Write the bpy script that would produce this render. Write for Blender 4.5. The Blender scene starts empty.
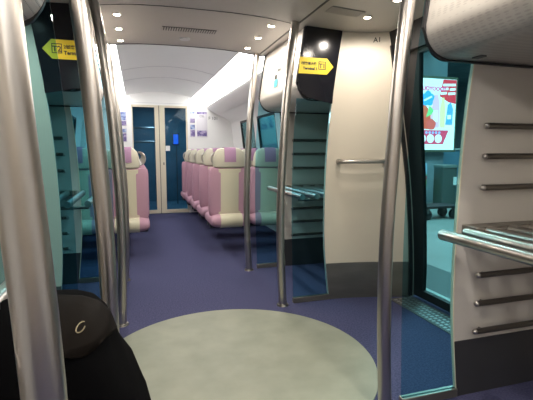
import bpy, bmesh, math, random
from mathutils import Vector, Matrix
random.seed(7)
S = bpy.context.scene
COL = S.collection
PI = math.pi

# ------------------------------------------------------------------ materials
def mat(name, color, rough=.5, metal=0, emis=None, estr=0, spec=.5, noise=None, bump=None, coat=0):
    m = bpy.data.materials.new(name); m.use_nodes = True
    nt = m.node_tree; b = nt.nodes['Principled BSDF']
    b.inputs['Base Color'].default_value = (*color, 1)
    b.inputs['Roughness'].default_value = rough
    b.inputs['Metallic'].default_value = metal
    b.inputs['Specular IOR Level'].default_value = spec
    b.inputs['Coat Weight'].default_value = coat
    if emis:
        b.inputs['Emission Color'].default_value = (*emis, 1)
        b.inputs['Emission Strength'].default_value = estr
    tc = nt.nodes.new('ShaderNodeTexCoord')
    if noise:      # (scale, other colour, low, high, stretch)
        sc, c2, lo, hi, st = noise
        mp = nt.nodes.new('ShaderNodeMapping'); mp.inputs['Scale'].default_value = st
        n = nt.nodes.new('ShaderNodeTexNoise'); n.inputs['Scale'].default_value = sc
        n.inputs['Detail'].default_value = 6
        r = nt.nodes.new('ShaderNodeValToRGB')
        r.color_ramp.elements[0].position = lo; r.color_ramp.elements[1].position = hi
        r.color_ramp.elements[0].color = (*color, 1); r.color_ramp.elements[1].color = (*c2, 1)
        nt.links.new(tc.outputs['Object'], mp.inputs[0]); nt.links.new(mp.outputs[0], n.inputs['Vector'])
        nt.links.new(n.outputs['Fac'], r.inputs[0]); nt.links.new(r.outputs[0], b.inputs['Base Color'])
    if bump:       # (scale, strength, stretch)
        sc, s, st = bump
        mp = nt.nodes.new('ShaderNodeMapping'); mp.inputs['Scale'].default_value = st
        n = nt.nodes.new('ShaderNodeTexNoise'); n.inputs['Scale'].default_value = sc
        n.inputs['Detail'].default_value = 3
        bp = nt.nodes.new('ShaderNodeBump'); bp.inputs['Strength'].default_value = s
        bp.inputs['Distance'].default_value = .004
        nt.links.new(tc.outputs['Object'], mp.inputs[0]); nt.links.new(mp.outputs[0], n.inputs['Vector'])
        nt.links.new(n.outputs['Fac'], bp.inputs['Height']); nt.links.new(bp.outputs[0], b.inputs['Normal'])
    return m

def glass(name, tint, gloss=.08, rough=.02):
    m = bpy.data.materials.new(name); m.use_nodes = True
    nt = m.node_tree; nt.nodes.clear()
    o = nt.nodes.new('ShaderNodeOutputMaterial'); mix = nt.nodes.new('ShaderNodeMixShader')
    t = nt.nodes.new('ShaderNodeBsdfTransparent'); t.inputs[0].default_value = (*tint, 1)
    g = nt.nodes.new('ShaderNodeBsdfGlossy'); g.inputs['Roughness'].default_value = rough
    g.inputs[0].default_value = (.95, 1, 1, 1)
    lw = nt.nodes.new('ShaderNodeLayerWeight'); lw.inputs[0].default_value = gloss * 4
    mr = nt.nodes.new('ShaderNodeMath'); mr.operation = 'MULTIPLY'; mr.inputs[1].default_value = .5
    nt.links.new(lw.outputs['Fresnel'], mr.inputs[0])
    nt.links.new(mr.outputs[0], mix.inputs[0]); nt.links.new(t.outputs[0], mix.inputs[1])
    nt.links.new(g.outputs[0], mix.inputs[2]); nt.links.new(mix.outputs[0], o.inputs[0])
    return m

def perforated(name, c1, c2, sc, cellaspect=(1, 1, 1)):
    m = mat(name, c1, .45, .25)
    nt = m.node_tree; b = nt.nodes['Principled BSDF']
    tc = nt.nodes.new('ShaderNodeTexCoord'); mp = nt.nodes.new('ShaderNodeMapping')
    mp.inputs['Scale'].default_value = cellaspect; mp.inputs['Location'].default_value = (.013, .007, .003)
    v = nt.nodes.new('ShaderNodeTexVoronoi'); v.inputs['Randomness'].default_value = 0
    v.inputs['Scale'].default_value = sc
    r = nt.nodes.new('ShaderNodeValToRGB')
    r.color_ramp.elements[0].position = .30; r.color_ramp.elements[1].position = .42
    r.color_ramp.elements[0].color = (*c2, 1); r.color_ramp.elements[1].color = (*c1, 1)
    nt.links.new(tc.outputs['Object'], mp.inputs[0]); nt.links.new(mp.outputs[0], v.inputs['Vector'])
    nt.links.new(v.outputs['Distance'], r.inputs[0]); nt.links.new(r.outputs[0], b.inputs['Base Color'])
    return m

M = {}
M['carpet'] = mat('carpet', (.042, .046, .105), .95, noise=(90, (.080, .082, .160), .35, .65, (1, 1, 1)), bump=(400, .5, (1, 1, 1)), spec=.15)
M['disc'] = mat('vinyl', (.215, .235, .185), .5, noise=(5, (.29, .30, .24), .3, .75, (1, 1, 1)), spec=.35)
M['ceil'] = mat('ceiling_grey', (.50, .47, .44), .45)
M['ceilw'] = mat('ceiling_white', (.80, .81, .80), .45)
M['cream'] = mat('cream_panel', (.64, .57, .47), .42)
M['white'] = mat('white_wall', (.82, .82, .80), .5)
M['greypanel'] = mat('grey_panel', (.56, .535, .50), .5)
M['steel'] = mat('brushed_steel', (.46, .435, .41), .30, 1.0, bump=(60, .06, (1, 1, .05)))
M['darksteel'] = mat('dark_steel', (.16, .15, .14), .38, 1.0)
M['kick'] = mat('kick_steel', (.20, .185, .16), .38, .8, noise=(3, (.27, .25, .22), .3, .7, (1, 1, 4)))
M['darkkick'] = mat('dark_kick', (.035, .036, .042), .5)
M['black'] = mat('black_rubber', (.012, .012, .014), .5)
M['gloss'] = mat('black_film', (.010, .010, .014), .16, spec=.4)
M['glass'] = glass('teal_glass', (.60, .83, .885), .035)
M['doorglass'] = glass('door_glass', (.82, .92, .91), .03)
M['endglass'] = glass('end_door_glass', (.50, .66, .75), .06)
M['winglass'] = glass('window_glass', (.5, .75, .78), .05)
M['lamp'] = mat('lamp', (1, 1, 1), .5, emis=(1, .86, .68), estr=30)
M['lampring'] = mat('lamp_ring', (.6, .58, .54), .3, .6)
M['cove'] = mat('cove_light', (1, 1, 1), .5, emis=(1, .98, .95), estr=4.3)
M['perf'] = perforated('perforated_panel', (.46, .43, .40), (.13, .125, .12), 75)
M['perf2'] = perforated('ribbed_perforated_panel', (.44, .42, .39), (.36, .34, .32), 110, (1, .25, 1))
M['ribbed'] = mat('ribbed_panel', (.52, .49, .45), .4, .1)
M['yellow'] = mat('sign_yellow', (.74, .55, .005), .5)
M['ink'] = mat('sign_ink', (.02, .02, .015), .6)
M['pink'] = mat('pink_fabric', (.40, .235, .30), .85, noise=(160, (.45, .275, .345), .3, .7, (1, 1, 1)), spec=.2)
M['pinkcover'] = mat('headrest_cover', (.38, .23, .35), .85, spec=.2)
M['seatcream'] = mat('seat_shell', (.56, .53, .39), .5)
M['headcream'] = mat('headrest_cream', (.50, .48, .38), .6)
M['base'] = mat('seat_base', (.03, .03, .035), .6)
M['frame'] = mat('door_cream', (.66, .61, .47), .4)
M['trim'] = mat('trim_dark', (.10, .10, .10), .6)
M['seam'] = mat('trim_seam', (.62, .62, .64), .6)
M['sill'] = mat('sill', (.42, .42, .42), .35, .8)
M['bag'] = mat('bag_fabric', (.0022, .0022, .0026), .9, bump=(14, .5, (1, 1, 1)), spec=.03)
M['bagtop'] = mat('bag_flap', (.005, .0036, .0028), .7, spec=.05, bump=(9, .5, (1, 1, 1)))
M['bronze'] = mat('badge', (.30, .25, .16), .4, .6)
M['bluewall'] = mat('blue_gangway', (.085, .17, .22), .5, noise=(2.5, (.13, .24, .30), .35, .65, (1, 1, 1)))
M['cove_warm'] = mat('cove_light_warm', (1, 1, 1), .5, emis=(1, .95, .87), estr=4.5)
M['bluelight'] = mat('blue_screen', (0, 0, 0), .5, emis=(.03, .14, .7), estr=1.2)

# ------------------------------------------------------------------ mesh helpers
def link(name, bm, material, parent=None, smooth=True, angle=35, bevel=0):
    bmesh.ops.recalc_face_normals(bm, faces=bm.faces)
    me = bpy.data.meshes.new(name); bm.to_mesh(me); bm.free()
    o = bpy.data.objects.new(name, me); COL.objects.link(o)
    me.materials.append(material)
    if smooth:
        for p in me.polygons: p.use_smooth = True
        me.set_sharp_from_angle(angle=math.radians(angle))
    if bevel:
        b = o.modifiers.new('bevel', 'BEVEL'); b.width = bevel; b.segments = 2; b.limit_method = 'ANGLE'
    if parent:
        o.parent = parent
        o.matrix_parent_inverse = Matrix.Translation(-Vector(parent.location)) if parent.type == 'EMPTY' or parent.type == 'MESH' else Matrix()
    return o

def box(bm, x0, x1, y0, y1, z0, z1):
    vs = [bm.verts.new(p) for p in ((x0,y0,z0),(x1,y0,z0),(x1,y1,z0),(x0,y1,z0),(x0,y0,z1),(x1,y0,z1),(x1,y1,z1),(x0,y1,z1))]
    for f in ((0,1,2,3),(4,5,6,7),(0,1,5,4),(1,2,6,5),(2,3,7,6),(3,0,4,7)): bm.faces.new([vs[i] for i in f])
    return bm

def B(*a):
    bm = bmesh.new(); box(bm, *a); return bm

def tube(bm, pts, r, n=14, closed=False, cap=True):
    pts = [Vector(p) for p in pts]; rings = []; N = len(pts)
    ref = None
    for i, p in enumerate(pts):
        a = pts[(i-1) % N] if (i > 0 or closed) else p
        b = pts[(i+1) % N] if (i < N-1 or closed) else p
        t = (b - a).normalized()
        if ref is None:
            ref = Vector((0, 0, 1)) if abs(t.z) < .9 else Vector((1, 0, 0))
        u = (ref - t * ref.dot(t)).normalized(); v = t.cross(u); ref = u
        rr = r[i] if isinstance(r, (list, tuple)) else r
        rings.append([bm.verts.new(p + (u*math.cos(2*PI*k/n) + v*math.sin(2*PI*k/n))*rr) for k in range(n)])
    for i in range(N if closed else N-1):
        A, C = rings[i], rings[(i+1) % N]
        for k in range(n): bm.faces.new((A[k], A[(k+1) % n], C[(k+1) % n], C[k]))
    if cap and not closed: bm.faces.new(rings[0]); bm.faces.new(rings[-1])
    return bm

def T(pts, r, **k):
    bm = bmesh.new(); tube(bm, pts, r, **k); return bm

def prism(pts, axis, a, b):
    """polygon pts (2-D) extruded along axis from a to b"""
    bm = bmesh.new()
    def P(u, v, w):
        return {'x': (w, u, v), 'y': (u, w, v), 'z': (u, v, w)}[axis]
    A = [bm.verts.new(P(u, v, a)) for u, v in pts]; Bv = [bm.verts.new(P(u, v, b)) for u, v in pts]
    n = len(pts)
    bm.faces.new(A); bm.faces.new(Bv)
    for i in range(n): bm.faces.new((A[i], A[(i+1) % n], Bv[(i+1) % n], Bv[i]))
    return bm

def sheet(grid, th):
    """grid[i][j] of points; th = thickness vector"""
    bm = bmesh.new(); th = Vector(th)
    a = [[bm.verts.new(p) for p in row] for row in grid]
    b = [[bm.verts.new(Vector(p) + th) for p in row] for row in grid]
    R, Cn = len(grid), len(grid[0])
    for i in range(R-1):
        for j in range(Cn-1):
            bm.faces.new((a[i][j], a[i][j+1], a[i+1][j+1], a[i+1][j]))
            bm.faces.new((b[i][j], b[i+1][j], b[i+1][j+1], b[i][j+1]))
    for i in range(R-1):
        bm.faces.new((a[i][0], a[i+1][0], b[i+1][0], b[i][0])); bm.faces.new((a[i][-1], b[i][-1], b[i+1][-1], a[i+1][-1]))
    for j in range(Cn-1):
        bm.faces.new((a[0][j], b[0][j], b[0][j+1], a[0][j+1])); bm.faces.new((a[-1][j], a[-1][j+1], b[-1][j+1], b[-1][j]))
    return bm

def sloft(secs, axis='z', n=28):
    """superellipse loft: secs = (pos, ca, cb, ha, hb, exp)"""
    bm = bmesh.new(); rings = []
    for pos, ca, cb, ha, hb, e in secs:
        ring = []
        for k in range(n):
            t = 2*PI*k/n; c, s = math.cos(t), math.sin(t)
            u = ca + ha*math.copysign(abs(c)**(2/e), c); v = cb + hb*math.copysign(abs(s)**(2/e), s)
            ring.append(bm.verts.new({'z': (u, v, pos), 'x': (pos, u, v), 'y': (u, pos, v)}[axis]))
        rings.append(ring)
    for A, C in zip(rings, rings[1:]):
        for k in range(n): bm.faces.new((A[k], A[(k+1) % n], C[(k+1) % n], C[k]))
    bm.faces.new(rings[0]); bm.faces.new(rings[-1])
    return bm

def ev(prof, z):
    prof = sorted(prof)
    if z <= prof[0][0]: return prof[0][1]
    for (a, x), (b, y) in zip(prof, prof[1:]):
        if z <= b:
            t = (z-a)/(b-a); return x + (y-x)*t
    return prof[-1][1]
def smooth_prof(prof):
    """quadratic-ish resample of an uneven profile through Catmull-Rom"""
    p = sorted(prof); out = []
    for i in range(len(p)-1):
        p0 = p[max(i-1, 0)]; p1 = p[i]; p2 = p[i+1]; p3 = p[min(i+2, len(p)-1)]
        for k in range(6):
            t = k/6
            m1 = (p2[1]-p0[1])/(p2[0]-p0[0]); m2 = (p3[1]-p1[1])/(p3[0]-p1[0]); h = p2[0]-p1[0]
            x = (2*t**3-3*t*t+1)*p1[1] + (t**3-2*t*t+t)*h*m1 + (-2*t**3+3*t*t)*p2[1] + (t**3-t*t)*h*m2
            out.append((p1[0]+t*h, x))
    out.append(p[-1]); return out

def empty(name, loc=(0, 0, 0)):
    o = bpy.data.objects.new(name, None); COL.objects.link(o); o.location = loc; o.empty_display_size = .1; return o
def tag(o, label, cat, group=None):
    o['label'] = label; o['category'] = cat
    if group: o['group'] = group
    return o
def struct(o):
    o['kind'] = 'structure'; return o
def part_label(o, t): o['label'] = t; return o

def text(name, body, loc, size, material, parent, rot=(PI/2, 0, 0), align='LEFT', bold=0, sx=1):
    c = bpy.data.curves.new(name, 'FONT'); c.body = body; c.size = size; c.align_x = align
    c.offset = bold; c.extrude = .0006; c.resolution_u = 4
    t = bpy.data.objects.new(name, c); COL.objects.link(t)
    dg = bpy.context.evaluated_depsgraph_get(); dg.update()
    me = bpy.data.meshes.new_from_object(t.evaluated_get(dg))
    bpy.data.objects.remove(t)
    me.transform(Matrix.Diagonal((sx, 1, 1, 1)))
    me.transform(Matrix.Translation(loc) @ Matrix.Rotation(rot[2], 4, 'Z') @ Matrix.Rotation(rot[0], 4, 'X'))
    me.materials.clear(); me.materials.append(material)
    o = bpy.data.objects.new(name, me); COL.objects.link(o)
    if parent:
        o.parent = parent; o.matrix_parent_inverse = Matrix.Translation(-Vector(parent.location))
    return o

# ------------------------------------------------------------------ profiles (z -> X)
PE = smooth_prof([(0, 1.01), (.45, .965), (.9, .962), (1.37, .985), (1.75, 1.03), (2.15, 1.09)])       # inner edge of the opaque partitions
PG = smooth_prof([(0, .70), (.67, .682), (1.2, .688), (1.5, .705), (1.8, .735), (2.15, .79)])           # free edge of the glass screens
PO = smooth_prof([(0, 1.68), (.3, 1.672), (.9, 1.62), (1.45, 1.53), (2.15, 1.40)])                      # doorway wall line
PP = smooth_prof([(0, .60), (.45, .58), (.85, .58), (1.2, .597), (1.5, .615), (1.85, .65), (2.16, .692)])  # poles
def cz(x):  # vestibule ceiling height
    return 2.19 - .04*min(abs(x)/.7, 1)**3 - max(0, abs(x)-.7)*.06
VY0, VY1, YC, YE = 1.615, 3.04, 4.10, 8.40
YB = -2.2

# ------------------------------------------------------------------ floor, ceiling, walls
struct(link('floor', B(-1.75, 1.75, YB, YE, -.10, 0), M['carpet']))
bm = bmesh.new()
bmesh.ops.create_cone(bm, cap_ends=True, segments=96, radius1=.80, radius2=.798, depth=.006)
bmesh.ops.translate(bm, verts=bm.verts, vec=(.04, 2.25, .003))
fi = link('floor_inlay', bm, M['disc']); struct(fi)

n = 25
xs = [-1.6 + 3.2*i/(n-1) for i in range(n)]
g = [[(x, y, cz(x)) for x in xs] for y in (.50, 2, 4.14)]
struct(link('ceiling', sheet(g, (0, 0, .35)), M['ceil']))
def cz2(x):  # seating ceiling
    a = abs(x)
    return 2.335 - .085*(a/.62)**2 if a < .62 else 2.25
g = [[(x, y, cz2(x)) for x in [-.62 + 1.24*i/12 for i in range(13)]] for y in (4.14, 6, YE)]
struct(link('ceiling', sheet(g, (0, 0, .10)), M['ceilw']))
g = [[(x, y, cz2(x)) for x in [-.62 + 1.24*i/12 for i in range(13)]] for y in (YB, .50)]
struct(link('ceiling', sheet(g, (0, 0, .10)), M['ceilw']))
for s, side in ((-1, 'left'), (1, 'right')):
    d = link('light_diffuser', sheet([[(s*(.62+.27*t), y, 2.25-.15*t*t) for t in (0, .25, .5, .75, 1)] for y in (YB+.002, .48)], (0, 0, .02)), M['cove_warm'])
    tag(d, 'long glowing ceiling light strip behind the viewer on the %s side' % side, 'ceiling light')
    g = [[(s*x, y, z) for x, z in ((.885, 2.08), (.90, 2.05), (1.0, 1.985), (1.10, 1.93), (1.125, 1.93))] for y in (YB+.002, .48)]
    b = link('luggage_shelf', sheet(g, (s*.03, 0, .03)), M['ceil'])
    tag(b, 'pale grey overhead luggage shelf edge behind the viewer on the %s side' % side, 'luggage shelf')
    g = [[(s*x, y, z) for x, z in ((1.125, 1.93), (1.38, 1.78), (1.45, 1.22), (1.50, .6), (1.52, 0))] for y in (YB, .50)]
    struct(link('wall_'+side, sheet(g, (s*.05, 0, 0)), M['white']))
    struct(link('ceiling', B(*sorted((s*.60, s*1.2)), YB, .49, 2.30, 2.36), M['white']))
    struct(link('wall_'+side, B(*sorted((s*1.17, s*1.22)), YB, .49, 1.95, 2.5), M['white']))
    struct(link('wall_'+side, B(*sorted((s*1.40, s*1.75)), .49, .515, 0, 2.3), M['white']))

for s, side in ((-1, 'left'), (1, 'right')):
    # lamp cove along the seats
    d = link('light_diffuser', sheet([[(s*(.62+.27*t), y, 2.25-.15*t*t) for t in (0, .25, .5, .75, 1)] for y in (4.16, 6, YE-.002)], (0, 0, .02)), M['cove'])
    tag(d, 'long glowing ceiling light strip along the %s side above the seats' % side, 'ceiling light')
    g = [[(s*x, y, z) for x, z in ((.885, 2.08), (.90, 2.05), (1.0, 1.985), (1.10, 1.93), (1.125, 1.93))] for y in (4.16, YE-.002)]
    b = link('luggage_shelf', sheet(g, (s*.03, 0, .03)), M['greypanel'])
    b.data.materials[0] = M['white']
    tag(b, 'long pale grey overhead luggage shelf edge along the %s side above the windows' % side, 'luggage shelf')
    # seating side wall with window openings
    prof = [(1.125, 1.93), (1.25, 1.87), (1.38, 1.78), (1.45, 1.22), (1.47, .95), (1.50, .60), (1.52, 0)]
    def wx(z):
        return ev([(b_, a_) for a_, b_ in prof], z)
    ylist = [4.14, 4.50, 5.42, 5.62, 6.54, 6.74, 7.66, 7.86, YE]
    wins = [(4.50, 5.42), (5.62, 6.54), (6.74, 7.66)]
    bm = bmesh.new()
    zs = [0, .6, .95, 1.08, 1.76, 1.80, 1.87, 1.93]
    for i in range(len(ylist)-1):
        for j in range(len(zs)-1):
            y0, y1, z0, z1 = ylist[i], ylist[i+1], zs[j], zs[j+1]
            if j == 3 and (y0, y1) in wins: continue
            bm.faces.new([bm.verts.new((s*wx(z), y, z)) for y, z in ((y0, z0), (y1, z0), (y1, z1), (y0, z1))])
    bmesh.ops.remove_doubles(bm, verts=bm.verts, dist=1e-4)
    ex = bmesh.ops.extrude_face_region(bm, geom=bm.faces[:])
    bmesh.ops.translate(bm, verts=[v for v in ex['geom'] if isinstance(v, bmesh.types.BMVert)], vec=(s*.05, 0, 0))
    struct(link('wall_'+side, bm, M['white']))
    # upper wall behind the cove, closes the volume
    struct(link('wall_%s' % side, B(*sorted((s*1.17, s*1.22)), 4.15, YE, 1.95, 2.5), M['white']))
    struct(link('ceiling', B(*sorted((s*.60, s*1.2)), 4.15, YE, 2.30, 2.36), M['white']))
    for k, (y0, y1) in enumerate(wins):
        fr = bmesh.new()
        X = lambda z: s*(wx(z)+.004)
        zA, zB, w = 1.08, 1.76, .035
        loop_o = [(y0, zA), (y1, zA), (y1, zB), (y0, zB)]
        loop_i = [(y0+w, zA+w), (y1-w, zA+w), (y1-w, zB-w), (y0+w, zB-w)]
        for q in range(4):
            p = [loop_o[q], loop_o[(q+1) % 4], loop_i[(q+1) % 4], loop_i[q]]
            fr.faces.new([fr.verts.new((X(z), y, z)) for y, z in p])
        bmesh.ops.remove_doubles(fr, verts=fr.verts, dist=1e-4)
        ex = bmesh.ops.extrude_face_region(fr, geom=fr.faces[:])
        bmesh.ops.translate(fr, verts=[v for v in ex['geom'] if isinstance(v, bmesh.types.BMVert)], vec=(s*.03, 0, 0))
        f = struct(link('window_%d' % (k+1+(3 if s > 0 else 0)), fr, M['black']))
        pb = bmesh.new()
        pb.faces.new([pb.verts.new((X(z)+s*.015, y, z)) for y, z in loop_i])
        ex = bmesh.ops.extrude_face_region(pb, geom=pb.faces[:])
        bmesh.ops.translate(pb, verts=[v for v in ex['geom'] if isinstance(v, bmesh.types.BMVert)], vec=(s*.006, 0, 0))
        link('window_pane', pb, M['winglass'], f)

# ceiling seams of the seating part, seams of the vestibule ceiling
for k, y in enumerate((5.9, 6.75)):
    g = [[(x, yy, cz2(x)-.004) for x in [-.6+1.2*i/12 for i in range(13)]] for yy in (y, y+.012)]
    struct(link('trim_%d' % (k+1), sheet(g, (0, 0, .006)), M['seam']))
for k, s in enumerate((-1, 1)):
    struct(link('trim_%d' % (k+3), sheet([[(s*x, y, cz(x)-.003) for x in (.715, .727)] for y in (.50, 4.14)], (0, 0, .02)), M['trim']))
g = [[(x, yy, cz(x)-.003) for x in [-.715+1.43*i/12 for i in range(13)]] for yy in (3.06, 3.068)]
struct(link('trim_5', sheet(g, (0, 0, .02)), M['trim']))
g = [[(x, yy, cz(x)-.004) for x in [-.76+1.52*i/12 for i in range(13)]] for yy in (4.13, 4.142)]
struct(link('trim_6', sheet(g, (0, 0, .02)), M['trim']))

# outer walls of vestibule and luggage bays
def wallbit(s, y0, y1, z0, z1, name, off=0, m='cream', th=.05):
    zz = [z0 + (z1-z0)*i/10 for i in range(11)]
    o = link(name, sheet([[(s*(ev(PO, z)+off), y, z) for y in (y0, y1)] for z in zz], (s*th, 0, 0)), M[m])
    return o
for s, side in ((-1, 'left'), (1, 'right')):
    struct(wallbit(s, .50, 1.66, 0, 2.2, 'wall_'+side))
    struct(wallbit(s, 2.90, 4.14, 0, 2.2, 'wall_'+side))
    struct(wallbit(s, 1.66, 2.90, 1.93, 2.2, 'wall_'+side, m='black'))
    struct(link('wall_'+side, B(*sorted((s*1.40, s*1.75)), 4.13, 4.16, 0, 2.3), M['white']))
struct(link('wall_near', B(-1.8, 1.8, YB-.05, YB, 0, 2.25), M['cream']))
# high wall above the step in the ceiling
# ------------------------------------------------------------------ end wall and door
DX0, DX1, DZ = -.525, .515, 2.085
bm = bmesh.new()
box(bm, -1.6, DX0, YE, YE+.08, 0, 2.5); box(bm, DX1, 1.6, YE, YE+.08, 0, 2.5); box(bm, DX0, DX1, YE, YE+.08, DZ, 2.5)
struct(link('wall_far', bm, M['white'], smooth=False))
for k, x in enumerate((DX0-.004, DX1)):
    struct(link('trim_%d' % (k+7), B(x, x+.008, YE-.004, YE, DZ, 2.25), M['seam'], smooth=False))
struct(link('trim_9', B(-1.15, 1.15, YE-.004, YE, DZ+.035, DZ+.043), M['seam'], smooth=False))
def leaf(x0, x1, name, stile_left, stile_right, z1=DZ):
    fr = bmesh.new(); y0, y1 = YE+.01, YE+.05
    box(fr, x0, x0+stile_left, y0, y1, .005, z1); box(fr, x1-stile_right, x1, y0, y1, .005, z1)
    box(fr, x0+stile_left, x1-stile_right, y0, y1, .005, .075); box(fr, x0+stile_left, x1-stile_right, y0, y1, z1-.04, z1)
    d = struct(link(name, fr, M['frame'], smooth=False, bevel=.003))
    link('door_pane', B(x0+stile_left, x1-stile_right, y0+.015, y0+.023, .075, z1-.04), M['endglass'], d, smooth=False)
    return d
d1 = leaf(DX0, -.03, 'door_1', .02, .075)
d2 = leaf(-.018, DX1, 'door_2', .10, .03)
link('door_handle', B(.085, .165, YE-.02, YE+.012, 1.22, 1.32), M['white'], d2, bevel=.006)
link('door_lock', B(.035, .055, YE-.004, YE+.012, .95, 1.0), M['trim'], d2, bevel=.003)
struct(link('trim_10', B(-.03, -.018, YE+.02, YE+.03, .005, DZ), M['trim'], smooth=False))
# the gangway seen through the end door
bm = bmesh.new()
box(bm, -.95, -.85, YE+.08, YE+2.2, 0, 2.3); box(bm, .85, .95, YE+.08, YE+2.2, 0, 2.3); box(bm, -.95, .95, YE+2.2, YE+2.3, 0, 2.3)
box(bm, -.95, .95, YE+.08, YE+2.3, 2.3, 2.36); box(bm, -.95, .95, YE+.08, YE+2.3, -.08, 0)
struct(link('wall_gangway', bm, M['bluewall'], smooth=False))
t = tag(empty('rail_rack', (-.3, YE+1.2, 0)), 'pale rails across the passage behind the left pane of the end door', 'rail')
for z in (1.42, 1.72):
    link('rail', T([(-.86, YE+1.2, z), (-.05, YE+1.2, z)], .022), M['steel'], t)
link('post', T([(-.05, YE+1.2, 0), (-.05, YE+1.2, 2.3)], .022), M['steel'], t)
t = tag(empty('information_screen', (.42, YE+1.5, 1.2)), 'small glowing blue screen seen through the right pane of the end door', 'screen')
link('screen', B(.36, .47, YE+1.485, YE+1.495, 1.38, 1.60), M['bluelight'], t, smooth=False)
link('screen_housing', B(.34, .49, YE+1.5, YE+1.56, 1.35, 1.63), M['trim'], t, smooth=False)
link('screen_post', B(.42, .44, YE+1.52, YE+1.55, 0, 1.36), M['trim'], t, smooth=False)

L = bpy.data.lights.new('gangway_fill', 'AREA'); L.energy = 14; L.size = .6; L.color = (.75, .9, 1)  # fill light added so the blue walls show through the end door
o = bpy.data.objects.new('gangway_fill', L); COL.objects.link(o); o.location = (.1, YE+1.1, 2.28)
# posters
pblue = mat('poster_blue', (.10, .14, .36), .5, noise=(16, (.45, .55, .74), .40, .62, (1, 1, 1)))
ppale = mat('poster_pale', (.66, .64, .68), .5)
ppurple = mat('poster_purple', (.12, .09, .26), .5, noise=(22, (.42, .36, .55), .42, .6, (1, 1, 1)))
def poster(x0, x1, z0, z1, label, bands, wide=False):
    t = tag(empty('poster', ((x0+x1)/2, YE-.004, z0)), label, 'poster')
    link('sheet', B(x0, x1, YE-.006, YE-.001, z0, z1), ppale, t, smooth=False)
    for a, b, m in bands:
        link('picture', B(x0+.012, x1-.012, YE-.009, YE-.0062, z0+(z1-z0)*a, z0+(z1-z0)*b), m, t, smooth=False)
    if wide:
        text('lettering', 'CSL', (x0+.06, YE-.010, z0+(z1-z0)*.78), .06, M['trim'], t)
    return t
poster(.555, .665, 1.76, 1.99, 'upper small poster in the narrow pair right of the end door', [(.05, .38, ppurple), (.82, .97, pblue)])
poster(.555, .665, 1.49, 1.74, 'lower small poster in the narrow pair right of the end door', [(.05, .55, ppurple), (.6, .95, pblue)])
poster(.685, .90, 1.49, 1.99, 'large white poster with purple pictures right of the narrow poster pair', [(.04, .26, ppurple), (.90, .98, ppurple)], True)
poster(-.735, -.615, 1.68, 1.955, 'upper poster left of the end door, pale sky over purple', [(.05, .35, ppurple), (.4, .95, pblue)])
poster(-.735, -.615, 1.385, 1.655, 'lower poster left of the end door, mostly purple', [(.05, .6, ppurple), (.66, .9, pblue)])
n_ = text('carriage_number', 'F 101', (.925, YE-.0007, 1.835), .085, M['trim'], bpy.data.objects['wall_far'])

# ------------------------------------------------------------------ poles
def pole(s, y, label, off=0, rad=.031):
    t = tag(empty('grab_pole', (s*ev(PP, 0), y, 0)), label, 'pole')
    zz = [2.17*i/22 for i in range(23)]
    zz = [z for z in zz if z < cz(ev(PP, 2.15))-.002] + [cz(ev(PP, 2.15))-.002]
    link('pole_tube', T([(s*(ev(PP, z)+off), y, z) for z in zz], rad, n=28), M['steel'], t)
    bm = bmesh.new(); bmesh.ops.create_cone(bm, cap_ends=True, segments=32, radius1=.048, radius2=.044, depth=.012)
    bmesh.ops.translate(bm, verts=bm.verts, vec=(s*(ev(PP, 0)+off), y, .006))
    link('floor_flange', bm, M['steel'], t)
    return t
pole(1, 3.02, 'slim steel pole beside the black Terminal 1 screen, its foot just beyond the pale circle')
pole(1, 4.06, 'farthest right steel pole, just before the pink and cream seats')
pole(1, 1.60, 'right foreground steel pole crossing the cream wall panel and its handle', .008)
pole(-1, 2.99, 'left steel pole whose foot shows beside the upper edge of the pale circle')
pole(-1, 4.06, 'left steel pole mostly hidden behind the pole next to the circle')
pole(-1, 1.60, 'left pole in front of the yellow Terminal 2 sign, foot hidden by the bag')
pole(-1, .60, 'huge blurred steel pole at the left edge nearest the viewer', .015, .028)

# ------------------------------------------------------------------ screens
def glass_screen(s, y, label, header, extra=None):
    t = tag(empty('glass_screen', (s*.85, y, 0)), label, 'glass screen')
    zs = [.042 + (cz(.9)-.06-.042)*i/30 for i in range(31)]
    z_h = 1.605
    low = [z for z in zs if z < z_h] + [z_h]
    link('glass_pane', sheet([[(s*ev(PG, z), y, z), (s*(ev(PE, z)-.002), y, z)] for z in (low if header else zs)], (0, .012, 0)), M['glass'], t)
    link('bottom_rail', B(*sorted((s*(ev(PG, 0)-.004), s*(ev(PE, 0)-.002))), y-.012, y+.026, 0, .042), M['kick'], t, bevel=.003)
    if header:
        pts = []
        r = .12; x0 = ev(PG, z_h+r)
        for k in range(9):
            a = PI + PI/2*k/8
            pts.append((s*(x0+r+r*math.cos(a)), z_h+r+r*math.sin(a)))
        pts.append((s*(ev(PE, z_h)-.002), z_h-.03))
        for k in range(1, 11):
            z = z_h + (cz(1)-.004-z_h)*k/10; pts.append((s*(ev(PE, z)-.002), z))
        for k in range(8, -1, -1):
            z = z_h+r + (cz(.8)-.004-z_h-r)*(k+.1)/8.1; pts.append((s*ev(PG, z), z))
        h = link('header', prism(pts, 'y', y-.004, y+.018), M['gloss'], t)
        part_label(h, 'glossy black upper area with rounded lower corner')
    return t

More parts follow.
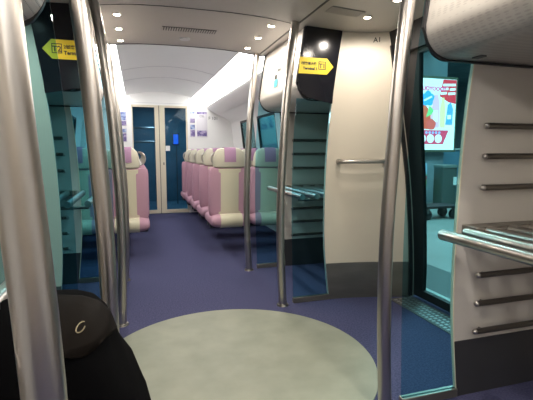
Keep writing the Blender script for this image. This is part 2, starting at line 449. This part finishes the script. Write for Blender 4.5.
def partition(s, y, label, kind):
    """opaque part of a screen; kind 'front' faces the vestibule and bends into the doorway, 'back' carries the bars"""
    t = tag(empty('partition_panel', (s*1.2, y, 0)), label, 'wall panel')
    zmax = 2.12
    zz = [zmax*i/24 for i in range(25)]
    if kind == 'front':
        def row(z, o=0):
            a, b = ev(PE, z), ev(PO, z)-.004
            return [(s*(a+(b-a)*u), y-.15*u**1.6 - o, min(z, cz(a+(b-a)*u)-.004)) for u in [i/10 for i in range(11)]]
        link('panel', sheet([row(z) for z in zz], (0, .03, 0)), M['cream'], t)
        kz = [.30*i/6 for i in range(7)]
        k = link('kick_plate', sheet([row(z, .006) for z in kz], (0, .005, 0)), M['kick'], t); part_label(k, 'brushed steel kick plate')
    else:
        def row(z, o=0):
            a, b = ev(PE, z), ev(PO, z)-.004
            return [(s*(a+(b-a)*u), y-o, min(z, cz(a+(b-a)*u)-.004)) for u in (0, .5, 1)]
        link('panel', sheet([row(z) for z in zz], (0, .014, 0)), M['greypanel'], t)
        kz = [.285*i/6 for i in range(7)]
        k = link('kick_plate', sheet([row(z, .006) for z in kz], (0, .005, 0)), M['darkkick'], t); part_label(k, 'dark kick plate')
        link('edge_strip', sheet([[(s*(ev(PE, z)-.003), y-.004, z), (s*(ev(PE, z)+.003), y-.004, z)] for z in zz], (0, .020, 0)), M['frame'], t)
        for z in (1.32, 1.18, 1.035, .615, .475, .335):
            x0 = 1.075; x1 = ev(PO, z)-.02
            bm = T([(s*x0, y-.030, z), (s*x1, y-.030, z)], .014)
            tube(bm, [(s*(x0+.05), y-.03, z), (s*(x0+.05), y, z)], .007); tube(bm, [(s*(x1-.05), y-.03, z), (s*(x1-.05), y, z)], .007)
            b = link('bar', bm, M['darksteel'], t)
            bm = bmesh.new(); bmesh.ops.create_uvsphere(bm, u_segments=12, v_segments=8, radius=.0145)
            bmesh.ops.translate(bm, verts=bm.verts, vec=(s*x0, y-.030, z)); link('end_cap', bm, M['steel'], b)
    return t

T1 = glass_screen(1, VY1, 'right glass screen whose black top carries the Terminal 1 arrow', True)
T2 = glass_screen(-1, VY1, 'left glass screen whose black top carries the Terminal 2 arrow', True)
glass_screen(1, YC, 'far right teal glass screen in front of the first right seats', False)
glass_screen(-1, YC, 'far left teal glass screen before the left seats, beyond the black topped screen', False)
glass_screen(1, VY0-.02, 'near right glass screen, tinting the floor by the doorway blue', False)
glass_screen(-1, VY0-.02, 'near left glass screen whose bright edge crosses the Terminal 2 sign', False)
pr = partition(1, VY1, 'tall cream curved wall panel with chrome handle, marked A1', 'front')
pl = partition(-1, VY1, 'left curved cream wall panel seen through glass beside the huge pole', 'front')
partition(1, YC, 'far right grey panel with horizontal bars seen through the Terminal 1 glass', 'back')
partition(-1, YC, 'far left grey panel with horizontal bars seen through teal glass', 'back')
partition(1, VY0-.02, 'large near right grey panel with horizontal steel bars and dark base', 'back')
# handle and mark on the right-hand panel
pts = [(1.065, 3.03, 1.125), (1.065, 2.975, 1.125), (1.085, 2.955, 1.125), (1.16, 2.935, 1.125), (1.25, 2.915, 1.125), (1.34, 2.895, 1.125), (1.405, 2.88, 1.125), (1.425, 2.885, 1.125), (1.43, 2.95, 1.125)]
h = link('grab_handle', T(pts, .016), M['steel'], pr); part_label(h, 'horizontal chrome handle')
for x, y in ((1.065, 3.028), (1.43, 2.955)):
    link('handle_rose', T([(x, y-.03, 1.125), (x, y+.004, 1.125)], .021), M['steel'], pr)
text('lettering', 'A1', (1.300, 2.945, 2.035), .05, M['ink'], pr, rot=(PI/2, 0, -.58), bold=.001)

# signs on the black headers
def sign(s, num, parent, label):
    y = VY1-.006
    if s > 0: pts = [(.738, 1.910), (.955, 1.910), (1.010, 1.850), (.955, 1.79), (.723, 1.79)]
    else: pts = [(-.738, 1.910), (-.955, 1.910), (-1.010, 1.850), (-.955, 1.79), (-.723, 1.79)]
    t = tag(empty('direction_sign', (s*.85, y, 1.8)), label, 'sign')
    link('arrow_plate', prism(pts, 'y', y-.002, y+.0015), M['yellow'], t, smooth=False)
    yy = y-.004
    if s > 0: bx0, bx1, tx = .885, .945, .738
    else: bx0, bx1, tx = -.955, -.895, -.885
    bm = bmesh.new(); w = .0045; z0, z1 = 1.825, 1.885
    box(bm, bx0, bx1, yy, yy+.002, z0, z0+w); box(bm, bx0, bx1, yy, yy+.002, z1-w, z1)
    box(bm, bx0, bx0+w, yy, yy+.002, z0+w, z1-w); box(bm, bx1-w, bx1, yy, yy+.002, z0+w, z1-w)
    link('symbol_frame', bm, M['ink'], t, smooth=False)
    text('symbol', 'T'+num, ((bx0+bx1)/2, yy+.001, 1.836), .048, M['ink'], t, align='CENTER', bold=.001)
    text('chinese_lettering', num+'\u865f\u5ba2\u904b\u5927\u6a13', (tx, yy+.001, 1.857), .0235 if s > 0 else .027, M['ink'], t, bold=.0004)
    text('english_lettering', 'Terminal '+num, (tx+(.02 if s > 0 else 0), yy+.001, 1.820), .0265 if s > 0 else .031, M['ink'], t, bold=.0012)
sign(1, '1', T1, 'yellow right pointing arrow sign reading Terminal 1, T1')
sign(-1, '2', T2, 'yellow left pointing arrow sign reading Terminal 2, T2')

# ------------------------------------------------------------------ lockers over the luggage bays
def locker(s, y0, y1, m, label, slot=False):
    t = tag(empty('overhead_locker', (s*1.1, (y0+y1)/2, 1.6)), label, 'overhead locker')
    r, z0 = .12, 1.605
    prof = []
    for k in range(9):
        z = cz(.8)-.006 - (cz(.8)-.006-z0-r)*k/9; prof.append((ev(PG, z)+.002, z))
    x0 = ev(PG, z0+r)
    for k in range(10):
        a = PI + PI/2*k/9
        prof.append((x0+r+r*math.cos(a), z0+r+r*math.sin(a)))
    xo = ev(PO, z0)-.01
    prof += [(x0+r+.15, z0), (xo, z0)]
    g = [[(s*x, y, z) for y in (y0, y1)] for x, z in prof]
    link('fascia', sheet(g, (s*.012, 0, .012)), m, t)
    # rubber trims along both ends
    for y in (y0-.001, y1-.017):
        link('edge_seal', sheet([[(s*(x-.012 if i < 10 else x), yy, z-(.012 if i >= 14 else .006 if i >= 10 else 0)) for yy in (y, y+.018)] for i, (x, z) in enumerate(prof)], (s*.011, 0, .008)), M['black'], t)
    if slot:
        link('latch', B(*sorted((s*.93, s*.96)), .94*y1+.06*y0-.05, .94*y1+.06*y0, z0-.006, z0+.004), M['trim'], t)
    return t
lk = locker(1, VY1+.02, YC-.002, M['ribbed'], 'pale overhead locker between the two right poles, rounded lower corner')
locker(-1, VY1+.02, YC-.002, M['ribbed'], 'overhead locker behind the black Terminal 2 screen top')
locker(1, .54, VY0-.03, M['perf2'], 'overhead locker filling the upper right corner with perforated curved face', True)
locker(-1, .54, VY0-.03, M['perf'], 'overhead locker with round perforated corner beside the huge left pole', False)
# pictogram on the far right locker
bm = bmesh.new()
fx = lambda z: ev(PG, z)-.003
def fq(y0, y1, z0, z1):
    bm.faces.new([bm.verts.new((fx(z), y, z)) for y, z in ((y0, z0), (y1, z0), (y1, z1), (y0, z1))])
fq(3.60, 3.66, 1.84, 1.88); fq(3.52, 3.61, 1.90, 1.925)
pc = link('pictogram', bm, M['ink'], lk, smooth=False)
bm = bmesh.new(); fq(3.56, 3.66, 1.77, 1.835)
link('pictogram', bm, mat('teal_ink', (.05, .35, .42), .5), lk, smooth=False)

# ------------------------------------------------------------------ tubular luggage shelves
def shelf(s, y0, y1, label, tips=0):
    t = tag(empty('tubular_luggage_shelf', (s*1.1, (y0+y1)/2, .84)), label, 'luggage shelf')
    xs = [.797, .925, 1.052, 1.18, 1.307, 1.435, 1.55]
    for k, x in enumerate(xs):
        link('tube', T([(s*x, y0, .842), (s*x, y1-.095, .842)], .0235, n=18), M['steel'], t)
    link('cross_member', T([(s*.80, y0+.10, .808), (s*1.60, y0+.10, .808)], .012, n=12), M['darksteel'], t)
    link('wall_bracket', B(*sorted((s*.985, s*1.60)), y1-.094, y1-.001, .815, .862), M['kick'], t, bevel=.004)
    return t
shelf(1, VY1+.07, YC-.006, 'steel tube luggage shelf seen through the glass under the Terminal 1 sign')
shelf(-1, VY1+.07, YC-.006, 'steel tube luggage shelf seen through the left teal glass')
shelf(1, .56, VY0-.024, 'steel tube luggage shelf jutting from the barred panel at the right edge')
shelf(-1, .56, VY0-.024, 'steel tube luggage shelf peeking out left of the huge pole')

# ------------------------------------------------------------------ downlights, grilles, detector
def downlight(x, y, z, power, label, r=.021):
    t = tag(empty('downlight', (x, y, z)), label, 'ceiling light')
    bm = bmesh.new(); bmesh.ops.create_cone(bm, cap_ends=True, segments=28, radius1=r, radius2=r, depth=.004)
    bmesh.ops.translate(bm, verts=bm.verts, vec=(x, y, z-.006)); link('lamp_disc', bm, M['lamp'], t)
    link('bezel', T([(x+(r+.005)*math.cos(a*PI/12), y+(r+.005)*math.sin(a*PI/12), z-.004) for a in range(24)], .005, n=8, closed=True), M['lampring'], t)
    L = bpy.data.lights.new('downlight_lamp', 'SPOT'); L.energy = power; L.spot_size = math.radians(176); L.spot_blend = .5
    L.color = (1, .91, .80); L.shadow_soft_size = .025
    o = bpy.data.objects.new('downlight_lamp', L); COL.objects.link(o); o.location = (x, y, z-.02)
names = {0: 'nearest', 1: 'middle', 2: 'farthest'}
PW = 10
for s, side in ((-1, 'left'), (1, 'right')):
    for k, y in enumerate((3.21, 3.565, 3.935) if s > 0 else (3.265, 3.63, 4.0)):
        downlight(s*.563, y, cz(.563), PW, '%s of the three glowing downlights on the %s side of the grey ceiling' % (names[k], side))
    for k, y in enumerate((1.43, 1.075, .71)):
        downlight(s*.563, y, cz(.563), PW, '%s of the three %s downlights over the near luggage bay' % (('farthest', 'middle', 'nearest')[k], side))
downlight(1.09, 2.68, cz(1.09), PW, 'single downlight above the cream wall panel')
downlight(1.09, 2.33, cz(1.09), PW, 'downlight at the top edge beside the right foreground pole')
for y in (2.68, 2.33):
    L = bpy.data.lights.new('downlight_lamp', 'SPOT'); L.energy = PW; L.spot_size = math.radians(150); L.spot_blend = .9; L.color = (1, .91, .80); L.shadow_soft_size = .03
    o = bpy.data.objects.new('downlight_lamp', L); COL.objects.link(o); o.location = (-1.09, y, cz(1.09)-.02)

def grille(x0, x1, y0, y1, label, nsl=22):
    t = tag(empty('air_grille', ((x0+x1)/2, (y0+y1)/2, cz((x0+x1)/2))), label, 'air vent')
    X = [x0+(x1-x0)*i/8 for i in range(9)]
    link('backing', sheet([[(x, y, cz(x)-.003) for x in X] for y in (y0, y1)], (0, 0, .005)), M['trim'], t)
    d = (x1-x0)/nsl
    bm = bmesh.new()
    for i in range(nsl):
        xa = x0+i*d; box(bm, xa, xa+d*.5, y0+.006, y1-.006, cz(xa)-.007, cz(xa)-.002)
    link('slats', bm, M['ceil'], t, smooth=False)
grille(-.235, .20, 3.54, 3.645, 'long ribbed air grille in the grey ceiling above the aisle')
grille(.79, 1.03, 2.60, 2.72, 'dark air grille in the ceiling right of the seam above the doorway', 14)
bm = bmesh.new(); bmesh.ops.create_cone(bm, cap_ends=True, segments=28, radius1=.042, radius2=.048, depth=.014)
bmesh.ops.translate(bm, verts=bm.verts, vec=(-.025, 3.86, cz(0)-.007))
tag(link('smoke_detector', bm, M['seam']), 'small round disc on the grey ceiling behind the long grille', 'smoke detector')

# ------------------------------------------------------------------ seats
def seat_unit(s, label):
    """two seats side by side; back towards -Y; local origin at floor, rear edge y=0"""
    t = empty('double_seat')
    for i, cx in enumerate((s*.584, s*1.075)):
        w = .2425
        rec = lambda z: -.06*(z-.5)
        secs = []
        for z, k in ((.43, .85), (.45, .95), (.50, 1), (.75, 1), (.95, 1), (1.0, .97), (1.02, .9)):
            secs.append((z, cx, .10+rec(z), w*k, .075*k, 4))
        bk = link('backrest', sloft(secs), M['pink'], t)
        g = [[(cx+u*.135, .022+rec(z)+(.006*abs(u)**3), z) for u in (-1, -.5, 0, .5, 1)] for z in (.46, .6, .8, 1.005)]
        link('back_shell', sheet(g, (0, .02, 0)), M['seatcream'], bk, bevel=.004)
        secs = []
        for z, hw, hd in ((1.015, .160, .045), (1.03, .190, .062), (1.07, .197, .066), (1.14, .190, .062), (1.20, .172, .055), (1.235, .140, .040), (1.248, .09, .02)):
            secs.append((z, cx-(.022 if s < 0 and i == 0 else 0), .065+rec(z), hw-(.020 if s < 0 and i == 0 else 0), hd, 3.2))
        hr = link('headrest', sloft(secs), M['headcream'], t)
        g = []
        for z, o in ((1.078, -.004), (1.11, -.006), (1.15, -.002), (1.19, .004), (1.225, .014), (1.247, .032)):
            g.append([(cx+u*.068, -.004+o+rec(z)+.0, z+.006) for u in (-1, 0, 1)])
        g.append([(cx+u*.068, .08, 1.256) for u in (-1, 0, 1)]); g.append([(cx+u*.068, .11, 1.235) for u in (-1, 0, 1)])
        c = link('headrest_cover', sheet(g, (0, .012, -.002)), M['pinkcover'], hr); part_label(c, 'mauve cloth draped over the headrest')
        # cushion with rolled rear edge
        secs = []
        for y, hh, k in ((-.100, .02, .88), (-.092, .045, .93), (-.07, .065, .98), (-.02, .08, 1), (.06, .078, 1), (.25, .07, 1), (.40, .07, 1), (.44, .05, .96), (.455, .02, .9)):
            secs.append((y, cx, .390, w*k, hh, 3.5))
        cu = link('seat_cushion', sloft(secs, 'y'), M['pink'], t)
        g = []
        for a in range(9):
            th = -PI/2 + PI*(a/8)
            g.append([(cx+u*.13, -.024-.084*math.cos(th), .390+.083*math.sin(th)) for u in (-1, 0, 1)])
        link('roll_panel', sheet(g, (0, .01, 0)), M['seatcream'], cu)
        if i == 0:
            ex = cx - s*.150
            pts = [(ex - s*.062*math.sin(PI*a/14), .03, 1.125+.070*math.cos(PI*a/14)) for a in range(15)]
            link('grab_handle', T(pts, .011, n=10), M['steel'], t)
    bm = bmesh.new()
    box(bm, *sorted((s*.36, s*1.49)), .10, .17, .285, .335); box(bm, *sorted((s*.36, s*1.49)), .29, .36, .285, .335)
    box(bm, *sorted((s*.38, s*1.30)), .05, .40, .325, .345); box(bm, *sorted((s*1.44, s*1.495)), .06, .40, .25, .42)
    link('seat_base', bm, M['base'], t, bevel=.01)
    t['label'] = label; t['category'] = 'seat'
    return t
def copy_tree(o, parent=None):
    c = o.copy(); COL.objects.link(c); c.parent = parent
    if parent: c.matrix_parent_inverse = o.matrix_parent_inverse.copy()
    for ch in o.children: copy_tree(ch, c)
    return c
YS = [4.87, 5.63, 6.39, 7.15, 7.91]
order = ['nearest', 'second', 'third', 'fourth', 'farthest']
for s, side in ((1, 'right'), (-1, 'left')):
    proto = seat_unit(s, '')
    for k, y in enumerate(YS):
        o = proto if k == 0 else copy_tree(proto)
        o.location = (0, y, 0)
        o['label'] = '%s pink and cream double seat, %s side of the aisle%s' % (order[k], side, ' by end wall' if k == 4 else '')
        o['group'] = 'double seats on the %s side' % side

# ------------------------------------------------------------------ right doorway (train doors) and its sill
def doorway(s, nfar, nnear):
    for (y0, y1, nm) in ((1.68, 2.885, nfar),):
        zz = [.02 + (1.97-.02)*i/14 for i in range(15)]
        def band(ya, yb, za, zb, off=.03):
            q = [za+(zb-za)*i/10 for i in range(11)]
            return sheet([[(s*(ev(PO, z)+off), y, z) for y in (ya, yb)] for z in q], (s*.035, 0, 0))
        bm = band(y0, y1, .02, .085)
        d = struct(link(nm, bm, M['black'])); 
        link('door_stile', band(y0, y0+.035, .085, 1.97), M['black'], d)
        yf = lambda z: ev([(0, 2.775), (.8, 2.755), (1.2, 2.725), (1.6, 2.68), (2.0, 2.60)], z)
        q = [.085+(1.97-.085)*i/12 for i in range(13)]
        link('door_stile', sheet([[(s*(ev(PO, z)+.03), y, z) for y in (yf(z), y1)] for z in q], (s*.035, 0, 0)), M['black'], d)
        link('door_top_rail', band(y0+.035, y1-.035, 1.90, 1.97), M['black'], d)
        q = [.085+(1.90-.085)*i/12 for i in range(13)]
        link('door_pane', sheet([[(s*(ev(PO, z)+.045), y, z) for y in (y0+.035, yf(z))] for z in q], (s*.006, 0, 0)), M['doorglass'] if s > 0 else M['winglass'], d)
doorway(1, 'door_3', 'door_4')
doorway(-1, 'door_5', 'door_6')
t = tag(empty('door_sill', (1.57, 2.28, 0)), 'silver ribbed door sill plate on the floor at the right doorway', 'door sill')
link('plate', B(1.48, 1.69, 1.69, 2.88, 0, .006), M['trim'], t, smooth=False)
bm = bmesh.new()
for i in range(30):
    for j in range(4):
        box(bm, 1.50+j*.045, 1.525+j*.045, 1.73+i*.038, 1.750+i*.038, .006, .009)
link('tread_studs', bm, M['sill'], t, smooth=False)
# rubber strip and dark post between cream panel and door
tag(wallbit(1, 2.86, 2.875, .02, 2.0, 'rubber_seal', off=-.028, m='black', th=.03), 'vertical black rubber strip along the right edge of the A1 panel', 'seal')

# ------------------------------------------------------------------ platform outside the right doors
pf = mat('platform_floor', (.24, .26, .24), .35, noise=(1.6, (.36, .38, .36), .3, .7, (1, 1, 1)))
pdark = mat('platform_edge_dark', (.07, .09, .09), .5)
plight = mat('platform_edge_light', (.55, .60, .57), .5)
pwall = mat('platform_wall', (.16, .21, .24), .5, noise=(1.4, (.28, .34, .38), .35, .65, (1, 1, 1)))
struct(link('floor_platform', B(2.50, 11, -1, 15, -.12, 0), pf, smooth=False))
struct(link('floor_platform_edge', B(1.96, 2.50, -1, 15, -.12, 0), pdark, smooth=False))
bm = bmesh.new(); box(bm, 1.86, 1.90, -1, 15, -.12, 0); box(bm, 1.92, 1.96, -1, 15, -.12, 0)
struct(link('trim_11', bm, plight, smooth=False))
struct(link('wall_platform', B(11, 11.1, -1, 15, 0, 3.6), pwall, smooth=False))
struct(link('wall_platform', B(1.96, 11, 15, 15.1, 0, 3.6), pwall, smooth=False))
struct(link('ceiling_platform', B(1.96, 11, -1, 15, 3.6, 3.7), pwall, smooth=False))
# advert light box
def em(name, c, st): return mat(name, (.02, .02, .02), .5, emis=c, estr=st)
AX0, AX1, AZ0, AZ1, AY = 5.66, 6.70, 1.25, 2.86, 8.25
lb = tag(empty('advert_lightbox', ((AX0+AX1)/2, AY, 0)), 'bright red and white advertising light box outside on the platform', 'light box')
W, H = AX1-AX0, AZ1-AZ0
fr = bmesh.new(); box(fr, AX0-.05, AX1+.05, AY+.01, AY+.2, AZ0-.05, AZ1+.06)
link('housing', fr, mat('olive_frame', (.10, .12, .08), .4), lb, smooth=False)
link('mount_column', B(AX0+.1, AX1-.1, AY+.2, AY+.45, 0, 3.6), pwall, lb, smooth=False)
ES = 1.6
link('lit_face', B(AX0, AX1, AY-.005, AY+.01, AZ0, AZ1), em('lit_white', (.9, .93, .93), ES), lb, smooth=False)
def apoly(name, pts, c, d=1, st=ES):
    link(name, prism([(AX0+u*W, AZ0+v*H) for u, v in pts], 'y', AY-.006-.003*d, AY-.005-.003*(d-1)), em('lit_'+name, c, st), lb, smooth=False)
def circ(u, v, r, n=18, wob=0): return [(u+(r*(1+wob*math.sin(5*a*2*PI/n)))*math.cos(a*2*PI/n), v+(r*(1+wob*math.sin(5*a*2*PI/n)))*W/H*math.sin(a*2*PI/n)) for a in range(n)]
RED = (.80, .03, .05)
apoly('red_corner', [(.64, .995), (.995, .995), (.995, .66), (.80, .68), (.56, .76)], RED)
for i, (u0, u1, v) in enumerate(((.64, .97, .90), (.60, .78, .84), (.82, .97, .84), (.58, .74, .78), (.78, .97, .78))):
    apoly('slogan_block', [(u0, v), (u1, v+.01), (u1, v+.045), (u0, v+.035)], (.9, .85, .85), 2)
apoly('red_footer', [(.0, .08), (.70, .08), (.84, .28), (.0, .28)], (.75, .05, .12))
for i in range(7): apoly('blue_dot', circ(.08+.085*i, .245, .03, 10), (.35, .45, .85), 2)
for i in range(3): apoly('white_badge', circ(.15+.21*i, .16, .095), (.95, .85, .85), 2)
apoly('red_fruit', circ(.20, .42, .21, 20, .08), (.78, .09, .05)); apoly('red_fruit', circ(.14, .55, .13, 18, .05), (.75, .12, .06), 2)
apoly('green_leaf', [(.30, .62), (.42, .56), (.36, .50), (.22, .46)], (.2, .6, .2), 3)
apoly('blue_splash', circ(.25, .72, .16, 20, .12), (.05, .35, .75), 3)
apoly('splash_highlight', [(.14, .70), (.34, .76), (.36, .74), (.16, .68)], (.85, .9, .95), 4)
apoly('pink_bottle', [(.36, .32), (.56, .32), (.56, .66), (.52, .78), (.42, .78), (.38, .66)], (.9, .45, .60), 2)
apoly('bottle_label', [(.40, .40), (.53, .40), (.53, .56), (.40, .56)], (.95, .8, .85), 3)
apoly('yellow_bottle', [(.60, .32), (.72, .32), (.72, .60), (.68, .74), (.62, .74), (.58, .58)], (.92, .78, .35), 3)
apoly('blue_bottle', [(.74, .36), (.92, .36), (.93, .58), (.86, .68), (.78, .64)], (.10, .35, .80), 3)
apoly('pink_glow', [(.34, .30), (.96, .30), (.96, .36), (.60, .42), (.60, .62), (.34, .62)], (.95, .62, .66), 1)
apoly('red_fruit', circ(.36, .36, .12, 18, .06), (.80, .10, .08), 4)
apoly('white_flash', [(.78, .44), (.88, .44), (.88, .50), (.78, .50)], (.9, .95, .95), 4)
tx = text('lettering', 'UOYOOOY', (AX0+.10*W, AY-.012, AZ0+.835*H), .125, em('lit_pink', (.85, .06, .25), ES), lb, bold=.006)

# litter bin, info stand, trolley and column outside
t = tag(empty('litter_bin', (6.06, 7.72, 0)), 'dark grey green litter bin on the platform below the advert', 'litter bin')
bm = sloft([(0, 6.06, 7.72, .20, .17, 6), (.86, 6.06, 7.72, .20, .17, 6)]); link('body', bm, mat('bin_grey', (.07, .09, .085), .5), t)
link('lid', sloft([(.86, 6.06, 7.72, .215, .185, 6), (.91, 6.06, 7.72, .21, .18, 6), (.925, 6.06, 7.72, .18, .15, 6)]), mat('bin_lid', (.14, .17, .16), .4), t)
link('notice', B(6.13, 6.21, 7.535, 7.55, .48, .66), M['white'], t, smooth=False)
t = tag(empty('information_stand', (5.62, 7.98, 0)), 'green and yellow poster stand left of the litter bin on the platform', 'poster stand')
link('board', B(5.47, 5.77, 7.97, 8.01, .12, .70), mat('stand_green', (.12, .42, .16), .5, noise=(4, (.6, .5, .12), .4, .6, (1, 1, 1))), t, smooth=False)
link('header_board', B(5.47, 5.77, 7.97, 8.01, .70, .95), mat('stand_blue', (.35, .55, .75), .5), t, smooth=False)
link('red_band', B(5.47, 5.77, 7.962, 7.97, .60, .66), mat('stand_red', (.55, .05, .12), .5), t, smooth=False)
link('foot', B(5.45, 5.79, 7.88, 8.1, 0, .03), M['trim'], t, smooth=False)
link('post', B(5.60, 5.64, 7.98, 8.0, .03, .13), M['trim'], t, smooth=False)
t = tag(empty('luggage_trolley', (4.75, 6.35, 0)), 'low black luggage trolley on the platform floor', 'trolley')
link('deck', B(4.35, 5.10, 6.15, 6.60, .20, .24), M['black'], t, smooth=False)
for x, y in ((4.42, 6.2), (4.62, 6.5), (5.0, 6.2), (5.0, 6.5)):
    link('wheel', T([(x, y-.03, .09), (x, y+.03, .09)], .09, n=20), M['black'], t)
    link('fork', B(x-.02, x+.02, y-.04, y+.04, .12, .21), M['trim'], t, smooth=False)
link('handle_frame', T([(4.40, 6.2, .22), (4.32, 6.2, .55), (4.32, 6.55, .55), (4.40, 6.55, .22)], .02), M['black'], t)
t = tag(empty('platform_bench', (5.9, 10.2, 0)), 'pale blue panelled kiosk standing behind the litter bin', 'kiosk')
link('body', B(6.9, 8.2, 9.2, 9.9, 0, 1.25), mat('kiosk_blue', (.16, .32, .45), .5), t, smooth=False)
link('top', B(6.85, 8.25, 9.15, 9.95, 1.25, 1.30), plight, t, smooth=False)
t.name = 'kiosk'
t2 = tag(empty('ceiling_light_fitting', (6.4, 6, 3.55)), 'long fluorescent fitting under the dark platform ceiling', 'ceiling light')
link('tube', B(6.3, 6.5, 2, 12, 3.53, 3.57), em('tube_light', (.8, 1, .97), 3), t2, smooth=False)
link('housing', B(6.2, 6.6, 2, 12, 3.57, 3.6), plight, t2, smooth=False)
for (x, y, e) in ((3.6, 4.2, 110), (6.2, 6.2, 90), (4.2, 9.5, 60)):
    L = bpy.data.lights.new('platform_lamp', 'AREA'); L.energy = e; L.size = 1.2; L.color = (.85, 1, .97)
    o = bpy.data.objects.new('platform_lamp', L); COL.objects.link(o); o.location = (x, y, 3.5)
for x, w_ in ((1.80, .12), (-2.2, .5)):  # added fill lights, brightening the walls outside the seat windows
    L = bpy.data.lights.new('window_wall_fill', 'AREA'); L.shape = 'RECTANGLE'; L.size = w_; L.size_y = 3.6; L.energy = 22; L.color = (.8, 1, 1)
    o = bpy.data.objects.new('window_wall_fill', L); COL.objects.link(o); o.location = (x, 6.4, 2.75)
# tunnel side on the left: a dark wall
struct(link('wall_tunnel', B(-3.1, -3.0, -1, 10, 0, 3), mat('tunnel', (.20, .36, .42), .8), smooth=False))
# dim teal wall outside right windows
struct(link('wall_station', B(2.0, 2.1, 4.4, 8.6, .9, 2.6), mat('station_wall', (.30, .55, .60), .5), smooth=False))

# ------------------------------------------------------------------ the bags at the lower left
sc_ = tag(empty('suitcase', (-.66, .95, 0)), 'black suitcase standing under the black shoulder bag', 'suitcase')
link('shell', sloft([(.05, -.66, .95, .19, .12, 5), (.07, -.66, .95, .22, .14, 5), (.50, -.66, .95, .22, .14, 5), (.53, -.66, .95, .19, .12, 5)]), M['black'], sc_)
for dx in (-.16, .16):
    for dy in (-.09, .09):
        link('wheel', T([(-.66+dx-.012, .95+dy, .025), (-.66+dx+.012, .95+dy, .025)], .025), M['trim'], sc_)
link('carry_handle', T([(-.73, .95, .525), (-.73, .95, .545), (-.59, .95, .545), (-.59, .95, .525)], .006), M['trim'], sc_)
bag = tag(empty('shoulder_bag', (-.63, .93, .55)), 'large soft black bag filling the lower left corner, brownish top flap', 'bag')
secs = []
def bagx(z): return ev([(.55, -.435), (.66, -.470), (.74, -.502), (.79, -.525), (.84, -.540), (.868, -.562), (.888, -.60), (.900, -.68)], z)
for z, hd, e in ((.552, .16, 3), (.58, .19, 3.2), (.64, .205, 3.2), (.70, .205, 3), (.76, .195, 2.8), (.80, .185, 2.7), (.84, .165, 2.6), (.862, .14, 2.5), (.878, .11, 2.3), (.890, .07, 2.2), (.897, .03, 2)):
    xr = bagx(z); xl = -.765 + max(0, z-.8)*.3
    secs.append((z, (xr+xl)/2, .95, (xr-xl)/2, hd, e))
bm = sloft(secs, n=64)
rnd = random.Random(3)
for v in bm.verts:
    a = math.atan2(v.co.y-.95, (v.co.x+.75)*.7)
    v.co.y += .006*math.sin(9*a+v.co.z*30) ; v.co.x += .004*math.sin(7*a-v.co.z*40)
body = link('bag_body', bm, M['bag'], bag, angle=60)
# flap over the top, on the camera side and right shoulder
g = []
for zi in range(15):
    row = []
    hdf = lambda z: ev([(.70, .205), (.76, .195), (.80, .185), (.84, .165), (.862, .14), (.878, .11), (.890, .07), (.897, .03), (.905, .02)], z)
    for k in range(21):
        zl = .838 - .042*(k/20)**2; z = zl + (.900-zl)*zi/14; hd = hdf(z)
        xr = bagx(z); xl = -.765+max(0, z-.8)*.3; cx = (xr+xl)/2; hw = (xr-xl)/2
        a = -PI*.42 + PI*.46*k/20
        c, s_ = math.cos(a), math.sin(a); e = 2.6
        dz = -.012*math.sin(k/20*PI*2)
        row.append((cx+(hw+.007)*math.copysign(abs(c)**(2/e), c), .95+(hd+.008)*math.copysign(abs(s_)**(2/e), s_), z+.003+(dz if zi == 0 else 0)))
    g.append(row)
fl = link('top_flap', sheet(g, (-.002, .004, -.003)), M['bagtop'], bag, angle=60); part_label(fl, 'worn brownish black top flap')
ca, cb = Vector((-.578, .82, .868)), .007
from mathutils.bvhtree import BVHTree
tree = BVHTree.FromPolygons([v.co for v in fl.data.vertices], [list(p.vertices) for p in fl.data.polygons])
def ysurf(x, z):
    h = tree.ray_cast(Vector((x, .3, z)), Vector((0, 1, 0)))
    return (h[0].y if h[0] else .82) - .0015
link('ring_badge', T([(ca.x+cb*math.cos(a*PI/12), ysurf(ca.x+cb*math.cos(a*PI/12), ca.z+cb*.7*math.sin(a*PI/12)), ca.z+cb*.7*math.sin(a*PI/12)) for a in range(3, 24)], .0013, n=8), M['bronze'], bag)
link('zip_seam', T([(bagx(.70)-.10-.03*i, .95-.205, .70-.004*i) for i in range(14)], .003, n=6), M['trim'], bag)

# ------------------------------------------------------------------ world, camera
w = bpy.data.worlds.new('world'); S.world = w; w.use_nodes = True
w.node_tree.nodes['Background'].inputs[0].default_value = (.35, .42, .5, 1)
w.node_tree.nodes['Background'].inputs[1].default_value = .05

F = 420.0
cam = bpy.data.cameras.new('camera'); cam.sensor_width = 36; cam.lens = F*36/533; cam.clip_start = .02
co = bpy.data.objects.new('camera', cam); COL.objects.link(co); S.camera = co
vx, vy = 136, 152
dy = Vector((vx-266.5, 200-vy, -F)).normalized()
p = math.atan2(200-vy, F); zc = Vector((0, math.cos(p), math.sin(p))); xc = dy.cross(zc)
R = Matrix((xc, dy, zc))      # world = R @ cam
m4 = R.to_4x4(); m4.translation = Vector((-.466, 0, 1.2)); co.matrix_world = m4

S.view_settings.view_transform = 'Standard'; S.view_settings.look = 'None'
S.view_settings.gamma = 1; S.view_settings.use_curve_mapping = False
S.view_settings.exposure = .8
